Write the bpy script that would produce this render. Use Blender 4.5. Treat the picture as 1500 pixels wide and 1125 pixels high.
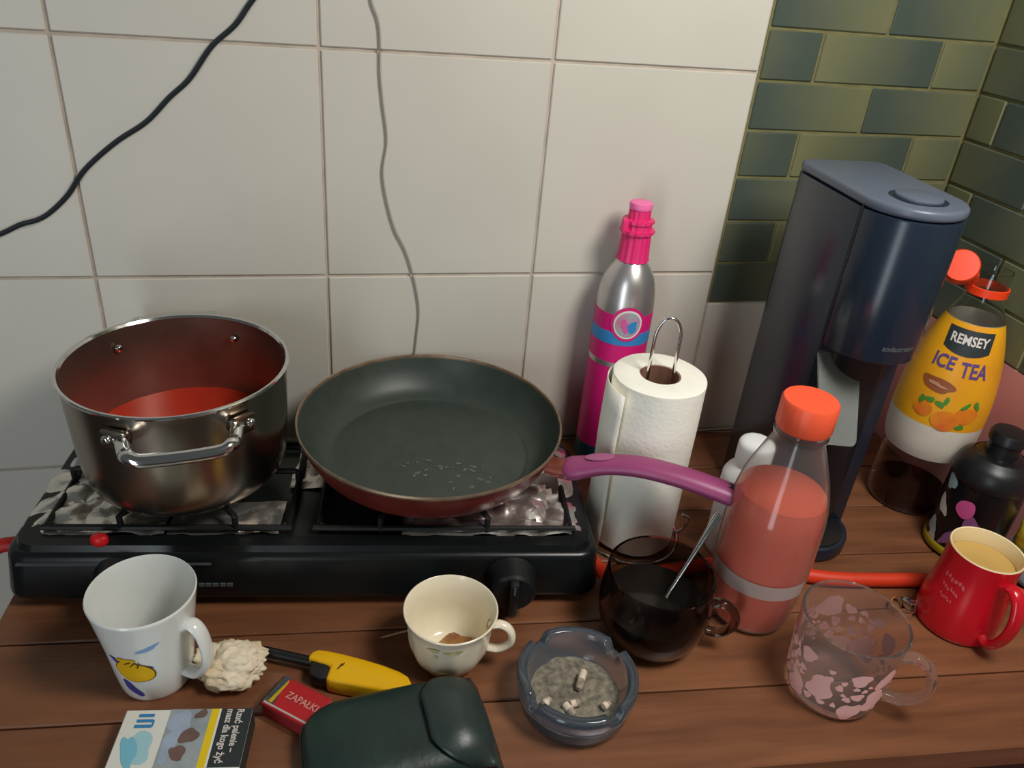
import bpy, bmesh, math, random
from mathutils import Vector, Matrix, noise
random.seed(7)
R = math.radians; PI = math.pi; sin = math.sin; cos = math.cos
for o in list(bpy.data.objects): bpy.data.objects.remove(o)
SC = bpy.context.scene; COL = SC.collection
ZT = 0.78                      # height of the table top over the floor
TL = 0.25                      # side of one white wall tile

# ------------------------------------------------------------------ camera, world, light, exposure
FPX = 1160.0; YAW, PITCH, ROLL = .2711, .5182, .0951
CAM = Vector((.9572*TL, -3.5731*TL, 2.4811*TL))          # relative to the table top / wall plane
cf = Vector((sin(YAW)*cos(PITCH), cos(YAW)*cos(PITCH), -sin(PITCH)))
c_r = Vector((cos(YAW), -sin(YAW), 0)); c_u = c_r.cross(cf)
CR = c_r*cos(ROLL) + c_u*sin(ROLL); CU = -c_r*sin(ROLL) + c_u*cos(ROLL)
cd = bpy.data.cameras.new('camera'); cam = bpy.data.objects.new('camera', cd); COL.objects.link(cam)
cd.sensor_width = 36; cd.lens = FPX/1500*36; cd.clip_start = .02
cam.matrix_world = Matrix.Translation(CAM + Vector((0, 0, ZT))) @ Matrix((CR, CU, -cf)).transposed().to_4x4()
SC.camera = cam
def P(px, py, z=0.):           # photo pixel -> point at height z over the table
    d = cf + CR*((px-750)/FPX) - CU*((py-562.5)/FPX)
    return CAM + d*((z-CAM.z)/d.z)
def PW(px, py, y=0.):          # photo pixel -> point on a plane parallel to the back wall
    d = cf + CR*((px-750)/FPX) - CU*((py-562.5)/FPX)
    return CAM + d*((y-CAM.y)/d.y)

W = bpy.data.worlds.new('world'); SC.world = W; W.use_nodes = True
bg = W.node_tree.nodes['Background']; bg.inputs[0].default_value = (.92, 1.0, .98, 1); bg.inputs[1].default_value = .10
def area(name, loc, target, sx, sy, power, col):
    l = bpy.data.lights.new(name, 'AREA'); l.shape = 'RECTANGLE'; l.size = sx; l.size_y = sy; l.energy = power; l.color = col
    o = bpy.data.objects.new(name, l); COL.objects.link(o); o.location = loc
    o.rotation_euler = (Vector(target)-Vector(loc)).to_track_quat('-Z', 'Y').to_euler(); return o
area('balcony_door_light', (-.75, -2.0, 1.0), (.5, -.3, 1.0), .42, 1.9, 17, (.86, .95, 1.0))
area('pendant_light', (.80, -.72, ZT+1.02), (.62, -.2, ZT+.1), .3, .3, 12, (1.0, .965, .90))
vs = SC.view_settings; vs.view_transform = 'Standard'; vs.look = 'None'; vs.gamma = 1; vs.exposure = -0.45; vs.use_curve_mapping = False

# ------------------------------------------------------------------ materials
def lin(c):
    return tuple(((v/255)/12.92 if v/255 <= .04045 else ((v/255+.055)/1.055)**2.4) for v in c)
MATS = {}
def mat(name, rgb, rough=.5, metal=0., trans=0., ior=1.45, var=.0, scale=30., stretch=(1, 1, 1), bump=0., bscale=None, rgb2=None, coat=0., alpha=1., spec=.5, sss=0., detail=4, edge=None):
    if name in MATS: return MATS[name]
    m = bpy.data.materials.new(name); m.use_nodes = True; nt = m.node_tree; b = nt.nodes['Principled BSDF']
    c = lin(rgb); b.inputs['Base Color'].default_value = (*c, 1)
    b.inputs['Roughness'].default_value = rough; b.inputs['Metallic'].default_value = metal
    b.inputs['Transmission Weight'].default_value = trans; b.inputs['IOR'].default_value = ior
    b.inputs['Coat Weight'].default_value = coat; b.inputs['Coat Roughness'].default_value = .1; b.inputs['Alpha'].default_value = alpha
    b.inputs['Specular IOR Level'].default_value = spec
    if sss: b.inputs['Subsurface Weight'].default_value = sss; b.inputs['Subsurface Radius'].default_value = (.01, .008, .006)
    if var or bump or rgb2:
        tc = nt.nodes.new('ShaderNodeTexCoord'); mp = nt.nodes.new('ShaderNodeMapping'); mp.inputs['Scale'].default_value = stretch
        oi = nt.nodes.new('ShaderNodeObjectInfo'); ad = nt.nodes.new('ShaderNodeVectorMath'); ad.operation = 'ADD'
        ml = nt.nodes.new('ShaderNodeMath'); ml.operation = 'MULTIPLY'; ml.inputs[1].default_value = 37.
        nt.links.new(oi.outputs['Random'], ml.inputs[0]); nt.links.new(tc.outputs['Object'], mp.inputs[0])
        nt.links.new(mp.outputs[0], ad.inputs[0]); nt.links.new(ml.outputs[0], ad.inputs[1])
        n = nt.nodes.new('ShaderNodeTexNoise'); n.inputs['Scale'].default_value = scale; n.inputs['Detail'].default_value = detail
        nt.links.new(ad.outputs[0], n.inputs['Vector'])
        if var or rgb2:
            cr = nt.nodes.new('ShaderNodeValToRGB'); e = cr.color_ramp.elements
            e[0].position, e[1].position = edge or (.3, .7)
            c2 = lin(rgb2) if rgb2 else tuple(min(1, v*(1+var)) for v in c); c1 = c if rgb2 else tuple(v*(1-var) for v in c)
            e[0].color = (*c1, 1); e[1].color = (*c2, 1)
            nt.links.new(n.outputs['Fac'], cr.inputs[0]); nt.links.new(cr.outputs[0], b.inputs['Base Color'])
        if bump:
            n2 = n
            if bscale:
                n2 = nt.nodes.new('ShaderNodeTexNoise'); n2.inputs['Scale'].default_value = bscale; nt.links.new(ad.outputs[0], n2.inputs['Vector'])
            bp = nt.nodes.new('ShaderNodeBump'); bp.inputs['Strength'].default_value = bump; bp.inputs['Distance'].default_value = .002
            nt.links.new(n2.outputs['Fac'], bp.inputs['Height']); nt.links.new(bp.outputs[0], b.inputs['Normal'])
    MATS[name] = m; return m

M_tile = mat('white_tile_glaze', (206, 201, 190), .36, var=.05, scale=4, bump=.03, bscale=14)
M_grout = mat('tile_grout', (186, 172, 158), .9, var=.15, scale=40)
M_dgrout = mat('olive_grout', (112, 108, 70), .9, var=.15, scale=60)
M_pink = mat('pink_wall_paint', (196, 132, 128), .75, var=.05, scale=6)
M_plaster = mat('plaster', (170, 162, 150), .9, var=.06, scale=5)
M_wood = mat('varnished_plank', (98, 60, 40), .36, rgb2=(142, 92, 62), scale=9, stretch=(.55, 5, 5), bump=.12, bscale=60, detail=8, edge=(.25, .75))
M_woodd = mat('dark_wood', (70, 46, 40), .6, var=.2, scale=12, stretch=(.4, 5, 5))
M_floor = mat('floor_lino', (86, 70, 62), .6, var=.15, scale=5)
M_black = mat('black_enamel', (19, 23, 24), .28, var=.15, scale=20, spec=.45)
M_blackm = mat('black_plastic', (26, 28, 30), .38)
M_iron = mat('black_iron', (20, 20, 20), .55, var=.3, scale=60)
M_foil = mat('aluminium_foil', (236, 232, 226), .3, metal=.92, bump=.25, bscale=160)
M_steel = mat('brushed_steel', (164, 154, 142), .24, metal=1., var=.18, scale=9, stretch=(1, 1, .25))
M_steeli = mat('stained_steel', (150, 128, 116), .36, metal=.9, var=.3, scale=10)
M_chrome = mat('chrome', (225, 225, 225), .12, metal=1.)
M_soup = mat('tomato_soup', (196, 52, 30), .25, var=.12, scale=25)
M_pan = mat('nonstick_coating', (52, 62, 56), .44, var=.12, scale=60, bump=.02, bscale=250, spec=.6)
M_panout = mat('burgundy_enamel', (98, 34, 30), .35, var=.2, scale=20)
M_panrim = mat('worn_rim_metal', (150, 128, 108), .4, metal=.7, var=.25, scale=60)
M_purple = mat('purple_handle', (150, 68, 112), .38, sss=.02)
M_paper = mat('tissue_paper', (246, 244, 232), .95, var=.02, scale=60, bump=.25, bscale=220)
M_card = mat('cardboard', (138, 100, 82), .9, var=.1, scale=50)
M_alu = mat('brushed_aluminium', (205, 200, 200), .3, metal=.8, var=.06, scale=40)
M_mag = mat('magenta_label', (222, 32, 124), .4)
M_blue = mat('sky_blue_print', (58, 140, 206), .4)
M_teal = mat('teal_print', (18, 84, 106), .4)
M_pcap = mat('pink_cap', (232, 48, 118), .4)
M_pcapt = mat('light_pink_cap', (250, 120, 180), .4)
M_navy = mat('slate_plastic', (30, 40, 54), .24, var=.04, scale=200, spec=.6)
M_navyt = mat('slate_top_reflection_tint', (92, 100, 116), .34)  # slate lightened and blued: the cool overhead reflection is put into the colour
M_smokep = mat('clear_smoke_plastic', (205, 212, 208), .18, trans=.75, ior=1.2)
M_pet = mat('clear_bottle_plastic', (240, 242, 240), .05, trans=1., ior=1.36)
M_haze = mat('hazy_bottle_plastic', (246, 248, 248), .08, trans=.97, ior=1.3)
M_frost = mat('frosted_band', (196, 178, 172), .5, trans=.35, ior=1.2)
M_redliq = mat('red_cordial', (255, 112, 84), .15, trans=.12, ior=1.2)
M_ocap = mat('orange_cap', (242, 92, 58), .42)
M_ocap2 = mat('deep_orange_cap', (240, 66, 24), .42)
M_whitep = mat('white_plastic', (230, 232, 232), .4)
M_smoke = mat('smoked_glass', (158, 146, 136), .03, trans=1., ior=1.3)
M_coffee = mat('black_coffee', (16, 12, 11), .12)
M_aglass = mat('blue_glass', (206, 222, 240), .06, trans=.93, ior=1.4)
M_ash = mat('cigarette_ash', (150, 142, 124), .95, rgb2=(92, 86, 76), scale=160, bump=.8)
M_butt = mat('butt_paper', (226, 206, 186), .85, var=.06, scale=200)
M_glass = mat('clear_glass', (240, 234, 232), .05, trans=.955, ior=1.17)
M_pinkp = mat('pink_enamel_print', (255, 196, 190), .5)
M_redc = mat('red_glaze', (198, 20, 36), .22, coat=.3)
M_cream = mat('cream_glaze', (240, 222, 176), .25)
M_tea = mat('milky_tea', (196, 160, 92), .15)
M_white = mat('white_porcelain', (228, 230, 226), .16, coat=.3)
M_creamp = mat('cream_porcelain', (240, 230, 205), .18, coat=.3)
M_resid = mat('coffee_residue', (130, 84, 44), .5, rgb2=(176, 128, 76), scale=90)
M_gold = mat('faded_gilding', (186, 176, 96), .45, rgb2=(226, 216, 178), scale=160)
M_yel = mat('yellow_plastic', (238, 182, 10), .35)
M_yprint = mat('yellow_print', (232, 182, 22), .35)
M_bprint = mat('indigo_print', (62, 66, 150), .35)
M_lprint = mat('pale_blue_print', (132, 166, 214), .35)
M_brown = mat('brown_print', (96, 70, 20), .4)
M_cotton = mat('cotton_wool', (236, 222, 196), 1., rgb2=(206, 178, 134), scale=40, bump=.7, bscale=160, edge=(.45, .8))
M_toothp = mat('pale_wood', (206, 160, 116), .7)
M_red = mat('red_carton', (186, 30, 36), .5)
M_redside = mat('red_striker_side', (150, 34, 36), .7, var=.1, scale=80)
M_film = mat('cellophane', (235, 235, 235), .06, trans=1., ior=1.05)
M_whitec = mat('white_carton', (226, 226, 218), .5)
M_grey = mat('grey_print', (136, 146, 150), .5, rgb2=(166, 174, 176), scale=40)
M_photo = mat('pale_blue_grey_print', (158, 172, 192), .5, var=.12, scale=60)
M_skin = mat('brown_grey_print', (112, 88, 82), .5, var=.15, scale=90)
M_ybar = mat('yellow_bar_print', (234, 200, 20), .5)
M_char = mat('charcoal_print', (42, 50, 52), .5)
M_lblue = mat('logo_blue_print', (52, 132, 188), .5)
M_aqua = mat('aqua_print', (164, 206, 216), .5)
M_aqua2 = mat('deeper_aqua_print', (122, 190, 212), .5)
M_case = mat('green_leatherette', (36, 60, 54), .42, rgb2=(28, 40, 38), scale=14, bump=.2, bscale=120)
M_caseflap = mat('dark_leatherette', (46, 58, 56), .36, var=.12, scale=14, bump=.15, bscale=120)
M_orange = mat('orange_rubber_hose', (214, 58, 26), .5, var=.08, scale=20)
M_hosered = mat('red_rubber_hose', (190, 30, 30), .5)
M_cable = mat('black_cable', (30, 36, 42), .5)
M_wire = mat('grey_wire', (140, 132, 120), .6)
M_label = mat('yellow_label', (240, 176, 24), .45, rgb2=(226, 150, 30), scale=14)
M_lgrey = mat('pale_label_paper', (214, 204, 190), .6, var=.05, scale=30)
M_purp = mat('purple_print', (92, 70, 132), .5)
M_peach = mat('peach_print', (236, 150, 26), .5, rgb2=(222, 96, 40), scale=35)
M_leaf = mat('green_print', (70, 140, 50), .5)
M_dtea = mat('dark_tea', (62, 26, 20), .1, trans=.3, ior=1.2)
M_blackb = mat('black_bottle', (20, 22, 24), .22)
M_pdot = mat('pink_print', (222, 92, 160), .5)
M_mauve = mat('mauve_print', (142, 92, 140), .5)
M_pack = mat('yellow_green_wrapper', (186, 186, 62), .35, rgb2=(214, 160, 40), scale=18)
M_packb = mat('pale_blue_wrapper', (158, 184, 190), .35)
M_letter = mat('pale_lettering', (214, 206, 200), .5)
M_pale = mat('faint_grey_lettering', (84, 90, 94), .45)
M_redblob = mat('red_plastic', (216, 26, 34), .4)

# glazed accent tile: olive at one end running into dark green at the other (stored per vertex)
def accent_mat():
    m = bpy.data.materials.new('green_accent_glaze'); m.use_nodes = True; nt = m.node_tree; b = nt.nodes['Principled BSDF']
    at = nt.nodes.new('ShaderNodeAttribute'); at.attribute_name = 'glaze'
    n = nt.nodes.new('ShaderNodeTexNoise'); n.inputs['Scale'].default_value = 18; tc = nt.nodes.new('ShaderNodeTexCoord'); nt.links.new(tc.outputs['Object'], n.inputs['Vector'])
    a = nt.nodes.new('ShaderNodeMath'); a.operation = 'MULTIPLY_ADD'; a.inputs[1].default_value = .3; nt.links.new(n.outputs['Fac'], a.inputs[0])
    nt.links.new(at.outputs['Fac'], a.inputs[2])
    cr = nt.nodes.new('ShaderNodeValToRGB'); e = cr.color_ramp.elements
    e[0].position = .15; e[0].color = (*lin((112, 112, 80)), 1); e[1].position = 1.05; e[1].color = (*lin((70, 80, 72)), 1)
    nt.links.new(a.outputs[0], cr.inputs[0]); nt.links.new(cr.outputs[0], b.inputs['Base Color'])
    b.inputs['Roughness'].default_value = .38; return m
M_accent = accent_mat()

# ------------------------------------------------------------------ mesh helpers
def mk(name, VF, m, parent=None, smooth=38, loc=None, rz=0., mats=None, fm=None):
    V, F = VF; me = bpy.data.meshes.new(name); me.from_pydata([tuple(v) for v in V], [], [tuple(f) for f in F]); me.validate(); 
    bm = bmesh.new(); bm.from_mesh(me); bmesh.ops.recalc_face_normals(bm, faces=bm.faces); bm.to_mesh(me); bm.free()
    me.materials.append(m)
    if smooth:
        me.polygons.foreach_set('use_smooth', [True]*len(me.polygons)); me.set_sharp_from_angle(angle=R(smooth))
    me.update()
    o = bpy.data.objects.new(name, me); COL.objects.link(o)
    if parent: o.parent = parent
    if loc is not None: o.location = (loc[0], loc[1], loc[2]+(0 if parent else ZT))
    o.rotation_euler.z = rz
    return o
def tag(o, label=None, cat=None, group=None, kind=None):
    if label: o['label'] = label
    if cat: o['category'] = cat
    if group: o['group'] = group
    if kind: o['kind'] = kind
    return o
def thing(name, label, cat, loc, rz=0., group=None):
    o = bpy.data.objects.new(name, None); COL.objects.link(o); o.empty_display_size = .02
    o.location = (loc[0], loc[1], loc[2]+ZT); o.rotation_euler.z = rz
    return tag(o, label, cat, group)
def cat_rom(pts, sub=6, closed=False):
    pts = [Vector(p) for p in pts]; n = len(pts); out = []
    for i in range(n if closed else n-1):
        g = (lambda k: pts[k % n]) if closed else (lambda k: pts[min(max(k, 0), n-1)])
        p0, p1, p2, p3 = g(i-1), g(i), g(i+1), g(i+2)
        for s in range(sub):
            t = s/sub
            out.append(.5*((2*p1)+(p2-p0)*t+(2*p0-5*p1+4*p2-p3)*t*t+(3*p1-p0-3*p2+p3)*t**3))
    if not closed: out.append(pts[-1].copy())
    return out
def sm(prof, sub=5):
    return [(max(0, p.x), p.y) for p in cat_rom([(r, z, 0) for r, z in prof], sub)]
def lathe(prof, n=48, a0=0., a1=2*PI, warp=None):
    V = []; F = []; full = abs(a1-a0-2*PI) < 1e-6; m = n if full else n+1; rows = []
    for r, z in prof:
        if r < 1e-7: V.append((0, 0, z)); rows.append([len(V)-1]*m)
        else:
            row = []
            for k in range(m):
                a = a0+(a1-a0)*k/n; p = (r*cos(a), r*sin(a), z)
                if warp: p = warp(r, z, a)
                V.append(p); row.append(len(V)-1)
            rows.append(row)
    for i in range(len(rows)-1):
        A, B = rows[i], rows[i+1]
        for k in range(m if full else m-1):
            j = (k+1) % m
            f = [A[k], A[j], B[j], B[k]]; g = []
            for q in f:
                if q not in g: g.append(q)
            if len(g) > 2: F.append(g)
    return V, F
def tube(pts, r, n=10, closed=False, flat=None, cap=True, up=None):
    pts = [Vector(p) for p in pts]; N = len(pts); V = []; F = []; u = None
    for i, p in enumerate(pts):
        a = pts[(i-1) % N] if (closed or i > 0) else p; b = pts[(i+1) % N] if (closed or i < N-1) else p
        t = (b-a).normalized()
        if u is None:
            ref = Vector(up) if up else (Vector((0, 0, 1)) if abs(t.z) < .9 else Vector((1, 0, 0)))
            u = (ref-t*ref.dot(t)).normalized()
        else: u = (u-t*u.dot(t)).normalized()
        w = t.cross(u); rr = r[i] if isinstance(r, (list, tuple)) else r
        fu, fw = (flat[i] if isinstance(flat, list) else flat) if flat else (1, 1)
        for k in range(n):
            an = 2*PI*k/n; V.append(p+u*(rr*fu*cos(an))+w*(rr*fw*sin(an)))
    for i in range(N if closed else N-1):
        j = (i+1) % N
        for k in range(n):
            l = (k+1) % n; F.append((i*n+k, i*n+l, j*n+l, j*n+k))
    if cap and not closed: F.append(tuple(range(n))[::-1]); F.append(tuple((N-1)*n+k for k in range(n)))
    return V, F
def bmvf(bm):
    bm.verts.index_update(); r = ([v.co.copy() for v in bm.verts], [[v.index for v in f.verts] for f in bm.faces]); bm.free(); return r
def box(x0, x1, y0, y1, z0, z1, bev=0., seg=2):
    bm = bmesh.new(); bmesh.ops.create_cube(bm, size=1)
    for v in bm.verts: v.co = Vector(((x0+x1)/2+v.co.x*(x1-x0), (y0+y1)/2+v.co.y*(y1-y0), (z0+z1)/2+v.co.z*(z1-z0)))
    if bev: bmesh.ops.bevel(bm, geom=list(bm.edges), offset=bev, segments=seg, profile=.5, affect='EDGES')
    return bmvf(bm)
def prism(poly, z0, z1, bev=0., seg=2, taper=None):
    bm = bmesh.new(); n = len(poly); lo = [bm.verts.new((x, y, z0)) for x, y in poly]
    hi = [bm.verts.new((x, y, z1)) for x, y in (taper or poly)]
    bm.faces.new(lo[::-1]); bm.faces.new(hi)
    for i in range(n): bm.faces.new((lo[i], lo[(i+1) % n], hi[(i+1) % n], hi[i]))
    bm.normal_update()
    if bev:
        top = [e for e in bm.edges if len(e.link_faces) == 2 and e.calc_face_angle(0) > R(40)]
        bmesh.ops.bevel(bm, geom=top, offset=bev, segments=seg, profile=.5, affect='EDGES')
    return bmvf(bm)
def rrect(x0, x1, y0, y1, r, n=6):
    out = []
    for cx, cy, a in ((x1-r, y1-r, 0), (x0+r, y1-r, 90), (x0+r, y0+r, 180), (x1-r, y0+r, 270)):
        for k in range(n+1): t = R(a+90*k/n); out.append((cx+r*cos(t), cy+r*sin(t)))
    return out
def join(*vfs):
    V = []; F = []
    for v, f in vfs:
        o = len(V); V += [Vector(p) for p in v]; F += [[i+o for i in q] for q in f]
    return V, F
def xf(vf, mtx): return [mtx @ Vector(v) for v in vf[0]], vf[1]
def clip(poly, f):               # keep f(p) >= 0
    out = []
    for i in range(len(poly)):
        a, b = poly[i], poly[(i+1) % len(poly)]; fa, fb = f(a), f(b)
        if fa >= 0: out.append(a)
        if (fa >= 0) != (fb >= 0): t = fa/(fa-fb); out.append((a[0]+(b[0]-a[0])*t, a[1]+(b[1]-a[1])*t))
    return out
# flat 2D shapes and their wrapping on round things
def blob(cx, cy, rx, ry, wob=.12, n=20, rot=0., seed=0):
    rnd = random.Random(seed); ph = [rnd.uniform(0, 6.28) for _ in range(4)]; V = [(cx, cy)]; F = []
    for ring in (.5, 1.):
        for k in range(n):
            a = 2*PI*k/n; q = ring*(1+wob*(sin(2*a+ph[0])*.5+sin(3*a+ph[1])*.6+sin(5*a+ph[2])*.3))
            x, y = rx*q*cos(a), ry*q*sin(a); V.append((cx+x*cos(rot)-y*sin(rot), cy+x*sin(rot)+y*cos(rot)))
    for k in range(n):
        j = (k+1) % n; F.append((0, 1+k, 1+j)); F.append((1+k, 1+n+k, 1+n+j, 1+j))
    return V, F
def grid2(x0, x1, y0, y1, nx=12, ny=6):
    V = [(x0+(x1-x0)*i/nx, y0+(y1-y0)*j/ny) for j in range(ny+1) for i in range(nx+1)]
    return V, [(j*(nx+1)+i, j*(nx+1)+i+1, (j+1)*(nx+1)+i+1, (j+1)*(nx+1)+i) for j in range(ny) for i in range(nx)]
def text2(s, size, bold=0., width=None):
    c = bpy.data.curves.new('lettering', 'FONT'); c.body = s; c.size = size; c.align_x = 'CENTER'; c.align_y = 'CENTER'; c.offset = bold; c.resolution_u = 3
    o = bpy.data.objects.new('lettering', c); COL.objects.link(o); bpy.context.view_layer.update()
    me = o.evaluated_get(bpy.context.evaluated_depsgraph_get()).to_mesh()
    V = [(v.co.x, v.co.y) for v in me.vertices]; F = [tuple(p.vertices) for p in me.polygons]
    bpy.data.objects.remove(o); bpy.data.curves.remove(c)
    if width and V:
        w = max(v[0] for v in V)-min(v[0] for v in V); k = width/w; V = [(x*k, y) for x, y in V]
    return V, F
def wrap(vf, radius, a0, z0, off=.0005, tilt=0.):
    out = []
    for x, y in vf[0]:
        x, y = x*cos(tilt)-y*sin(tilt), x*sin(tilt)+y*cos(tilt)
        r = radius(z0+y)+off; a = a0+x/r; out.append((r*cos(a), r*sin(a), z0+y))
    return out, vf[1]
def flat(vf, z, tf=lambda x, y: (x, y)):
    return [(*tf(x, y), z) for x, y in vf[0]], vf[1]
def rad_of(prof):
    q = sorted(prof, key=lambda p: p[1])
    def f(z):
        for (r0, z0), (r1, z1) in zip(q, q[1:]):
            if z0 <= z <= z1: return r0+(r1-r0)*((z-z0)/(z1-z0) if z1 > z0 else 0)
        return q[0][0] if z < q[0][1] else q[-1][0]
    return f
def facing(loc): return math.atan2(CAM.y-loc[1], CAM.x-loc[0])
def hshape(r0, r1, ro, zs):       # D-shaped handle from the wall out to radius ro and back
    zt, zb = zs; h = zt-zb; f = lambda t: r0+(ro-r0)*t
    return [(r0-.0022, zt-.11*h), (f(.35), zt), (f(.78), zt-.10*h), (f(1), zt-.38*h), (f(.92), zt-.68*h), (r1+(ro-r1)*.5, zb+.06*h), (r1-.0022, zb+.055*h)]
def handle(ang, pts, r, flat_=(1, 1), n=10, sub=6):      # pts: (radius, z)
    q = cat_rom([(a*cos(ang), a*sin(ang), z) for a, z in pts], sub)
    return tube(q, r, n, flat=flat_, up=(-sin(ang), cos(ang), 0))

# ------------------------------------------------------------------ the room
XR = 1.0625                     # right wall
wb = mk('wall_back', box(-1.3, XR+.1, .0025, .12, -ZT, 1.3), M_grout, loc=(0, 0, 0), smooth=0); tag(wb, kind='structure')
G = .0034
def tilebox(x0, x1, z0, z1, name, m, parent):
    w = box(-(x1-x0)/2+G/2, (x1-x0)/2-G/2, 0, .006, -(z1-z0)/2+G/2, (z1-z0)/2-G/2, .0011, 1)
    return mk(name, w, m, parent, smooth=0, loc=((x0+x1)/2, 0, (z0+z1)/2))
ZD = .2065; RH = .057; BL = .165   # lower edge of the accent tiles, row height, tile length
proto = None
for j in range(-3, 5):
    for i in range(-5, 5):
        x0, x1, z0, z1 = i*TL, (i+1)*TL, j*TL, (j+1)*TL
        if i >= 3:
            if j >= 1: continue
            if j == 0: z1 = ZD
        x1 = min(x1, XR)
        if x1-x0 < .01: continue
        if x1-x0 > TL-1e-6 and z1-z0 > TL-1e-6 and proto:
            o = proto.copy(); COL.objects.link(o); o.location = ((x0+x1)/2, 0, (z0+z1)/2)
        else:
            o = tilebox(x0, x1, z0, z1, 'wall_tile', M_tile, wb)
            if x1-x0 > TL-1e-6 and z1-z0 > TL-1e-6: proto = o
pnl = mk('grout_bed', box(3*TL, XR+.004, .0015, .003, ZD, 1.3), M_dgrout, wb, smooth=0)
def accent(a0, a1, full0, z0, z1, parent, side, flip=False):
    g = .0036; h = (z1-z0-g)/2; w = (a1-a0-g)/2
    V, F = box(-w, w, 0, .006, -h, h, .0014, 1)
    vals = [((v.x+(a0+a1)/2)-full0)/BL for v in V]
    if flip: vals = [1-v for v in vals]
    if side: V = [Vector((v.y, -v.x, v.z)) for v in V]
    o = mk('accent_tile', (V, F), M_accent, parent, smooth=0, loc=((XR, -(a0+a1)/2, (z0+z1)/2) if side else ((a0+a1)/2, -.001, (z0+z1)/2)))
    at = o.data.attributes.new('glaze', 'FLOAT', 'POINT'); at.data.foreach_set('value', [max(0, min(1, v)) for v in vals])
wr = mk('wall_right', box(XR+.003, XR+.12, -1.6, 0.002, -ZT, 1.3), M_dgrout, loc=(0, 0, 0), smooth=0); tag(wr, kind='structure')
mk('painted_panel', box(XR, XR+.004, -1.6, .0, -ZT, ZD-.001), M_pink, wr, smooth=0)
for k in range(14):
    z0 = ZD+k*RH; z1 = z0+RH
    x = (.8235-BL if k % 2 else .742-BL)
    while x < XR:
        a0, a1 = max(x, 3*TL+.001), min(x+BL, XR-.001)
        if a1-a0 > .008: accent(a0, a1, x, z0, z1, wb, False, k % 2 == 0)
        x += BL
    y = -(BL-.049) if k % 2 == 0 else -(BL-.049)-BL/2+.0
    while y < .62:
        a0, a1 = max(y, .001), min(y+BL, .62)
        if a1-a0 > .008: accent(a0, a1, y, z0, z1, wr, True, k % 2 == 0)
        y += BL
fl = mk('floor', box(-2.5, 2.0, -3.0, .1, -ZT-.05, -ZT), M_floor, loc=(0, 0, 0), smooth=0); tag(fl, kind='structure')

# ------------------------------------------------------------------ table of planks
TA = math.atan(-.0915); tb = thing('plank_table', 'reddish-brown varnished plank table standing along the tiled wall', 'table', (0, 0, -ZT), TA)
ca, sa = cos(TA), sin(TA)
def toloc(p): return (p[0]*ca+p[1]*sa, -p[0]*sa+p[1]*ca)
def towor(p): return (p[0]*ca-p[1]*sa, p[0]*sa+p[1]*ca)
xl = toloc(P(0, 905))[0]
offs = [-.471, -.386, -.293, -.205, -.115, -.0256, .064, .15]
for a, b in zip(offs, offs[1:]):
    y0, y1 = a*ca, b*ca
    poly = [(xl+random.uniform(-.002, .002), y0+.0009), (1.3, y0+.0009), (1.3, y1-.0009), (xl, y1-.0009)]
    poly = clip(poly, lambda p: -.003-towor(p)[1]); poly = clip(poly, lambda p: XR-.004-towor(p)[0])
    if len(poly) > 2: mk('plank', prism(poly, ZT-.028, ZT, .0014, 1), M_wood, tb, smooth=0)
fy = offs[0]*ca
mk('apron', box(xl+.04, 1.05, fy+.025, fy+.045, ZT-.12, ZT-.028), M_woodd, tb, smooth=0)
for lx, ly in ((xl+.05, fy+.05), (1.0, fy+.05), (xl+.12, -.10), (.98, .03)):
    mk('leg', box(lx-.025, lx+.025, ly-.025, ly+.025, 0, ZT-.028, .003, 1), M_woodd, tb, smooth=0)

# ------------------------------------------------------------------ gas hob
hl, hr = P(8, 895), P(876, 887); HW = (hr-hl).length; HA = math.atan2(hr.y-hl.y, hr.x-hl.x); HD = .218
hob = thing('gas_hob', 'wide black two-burner gas hob lined with foil on the table', 'gas hob', (hl.x, hl.y, 0), HA)
HZ = .066
mk('body', prism(rrect(0, HW, 0, HD, .022), .012, HZ, .007, 3, taper=rrect(.006, HW-.006, .006, HD-.004, .022)), M_black, hob)
def ring(o0, o1, i0, i1, zb, zt):
    n = len(o0); V = [(*p, zb) for p in o0]+[(*p, zt) for p in o1]+[(*p, zt) for p in i1]+[(*p, zb) for p in i0]
    return V, [(a*n+k, a*n+(k+1) % n, b*n+(k+1) % n, b*n+k) for a, b in ((0, 1), (1, 2), (2, 3), (3, 0)) for k in range(n)]
mk('top_rim', ring(rrect(.010, HW-.010, .010, HD-.008, .022), rrect(.014, HW-.014, .014, HD-.012, .02), rrect(.036, HW-.036, .034, HD-.030, .012), rrect(.031, HW-.031, .029, HD-.026, .012), HZ-.004, HZ+.006), M_black, hob)
mk('drip_plate', box(.03, HW-.03, .03, HD-.025, HZ-.004, HZ+.0012), mat('dark_steel_plate', (66, 70, 68), .3, metal=.8, var=.3, scale=18), hob, smooth=0)
for x in (.05, HW-.05):
    for y in (.03, HD-.03): mk('foot', lathe([(0, 0), (.012, 0), (.014, .014), (0, .014)], 16), M_blackm, hob, loc=(x, y, 0))
for kx in (.115, HW-.098):
    kn = mk('knob', xf(lathe([(0, .026), (.021, .026), (.024, .023), (.025, .006), (.027, 0), (0, 0)], 32), Matrix.Translation((kx, .002, .04)) @ Matrix.Rotation(R(90), 4, 'X')), M_blackm, hob)
    mk('grip', box(kx-.005, kx+.005, -.034, -.022, .018, .062, .003), M_blackm, kn)
    mk('pointer_mark', box(kx-.001, kx+.001, -.0348, -.0338, .05, .06), M_pale, kn, smooth=0)
mk('badge', join(*[box(.186+k*.0068, .186+k*.0068+.0055, .0005, .0035, .030, .0335) for k in range(5)]), M_pale, hob, smooth=0)
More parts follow.
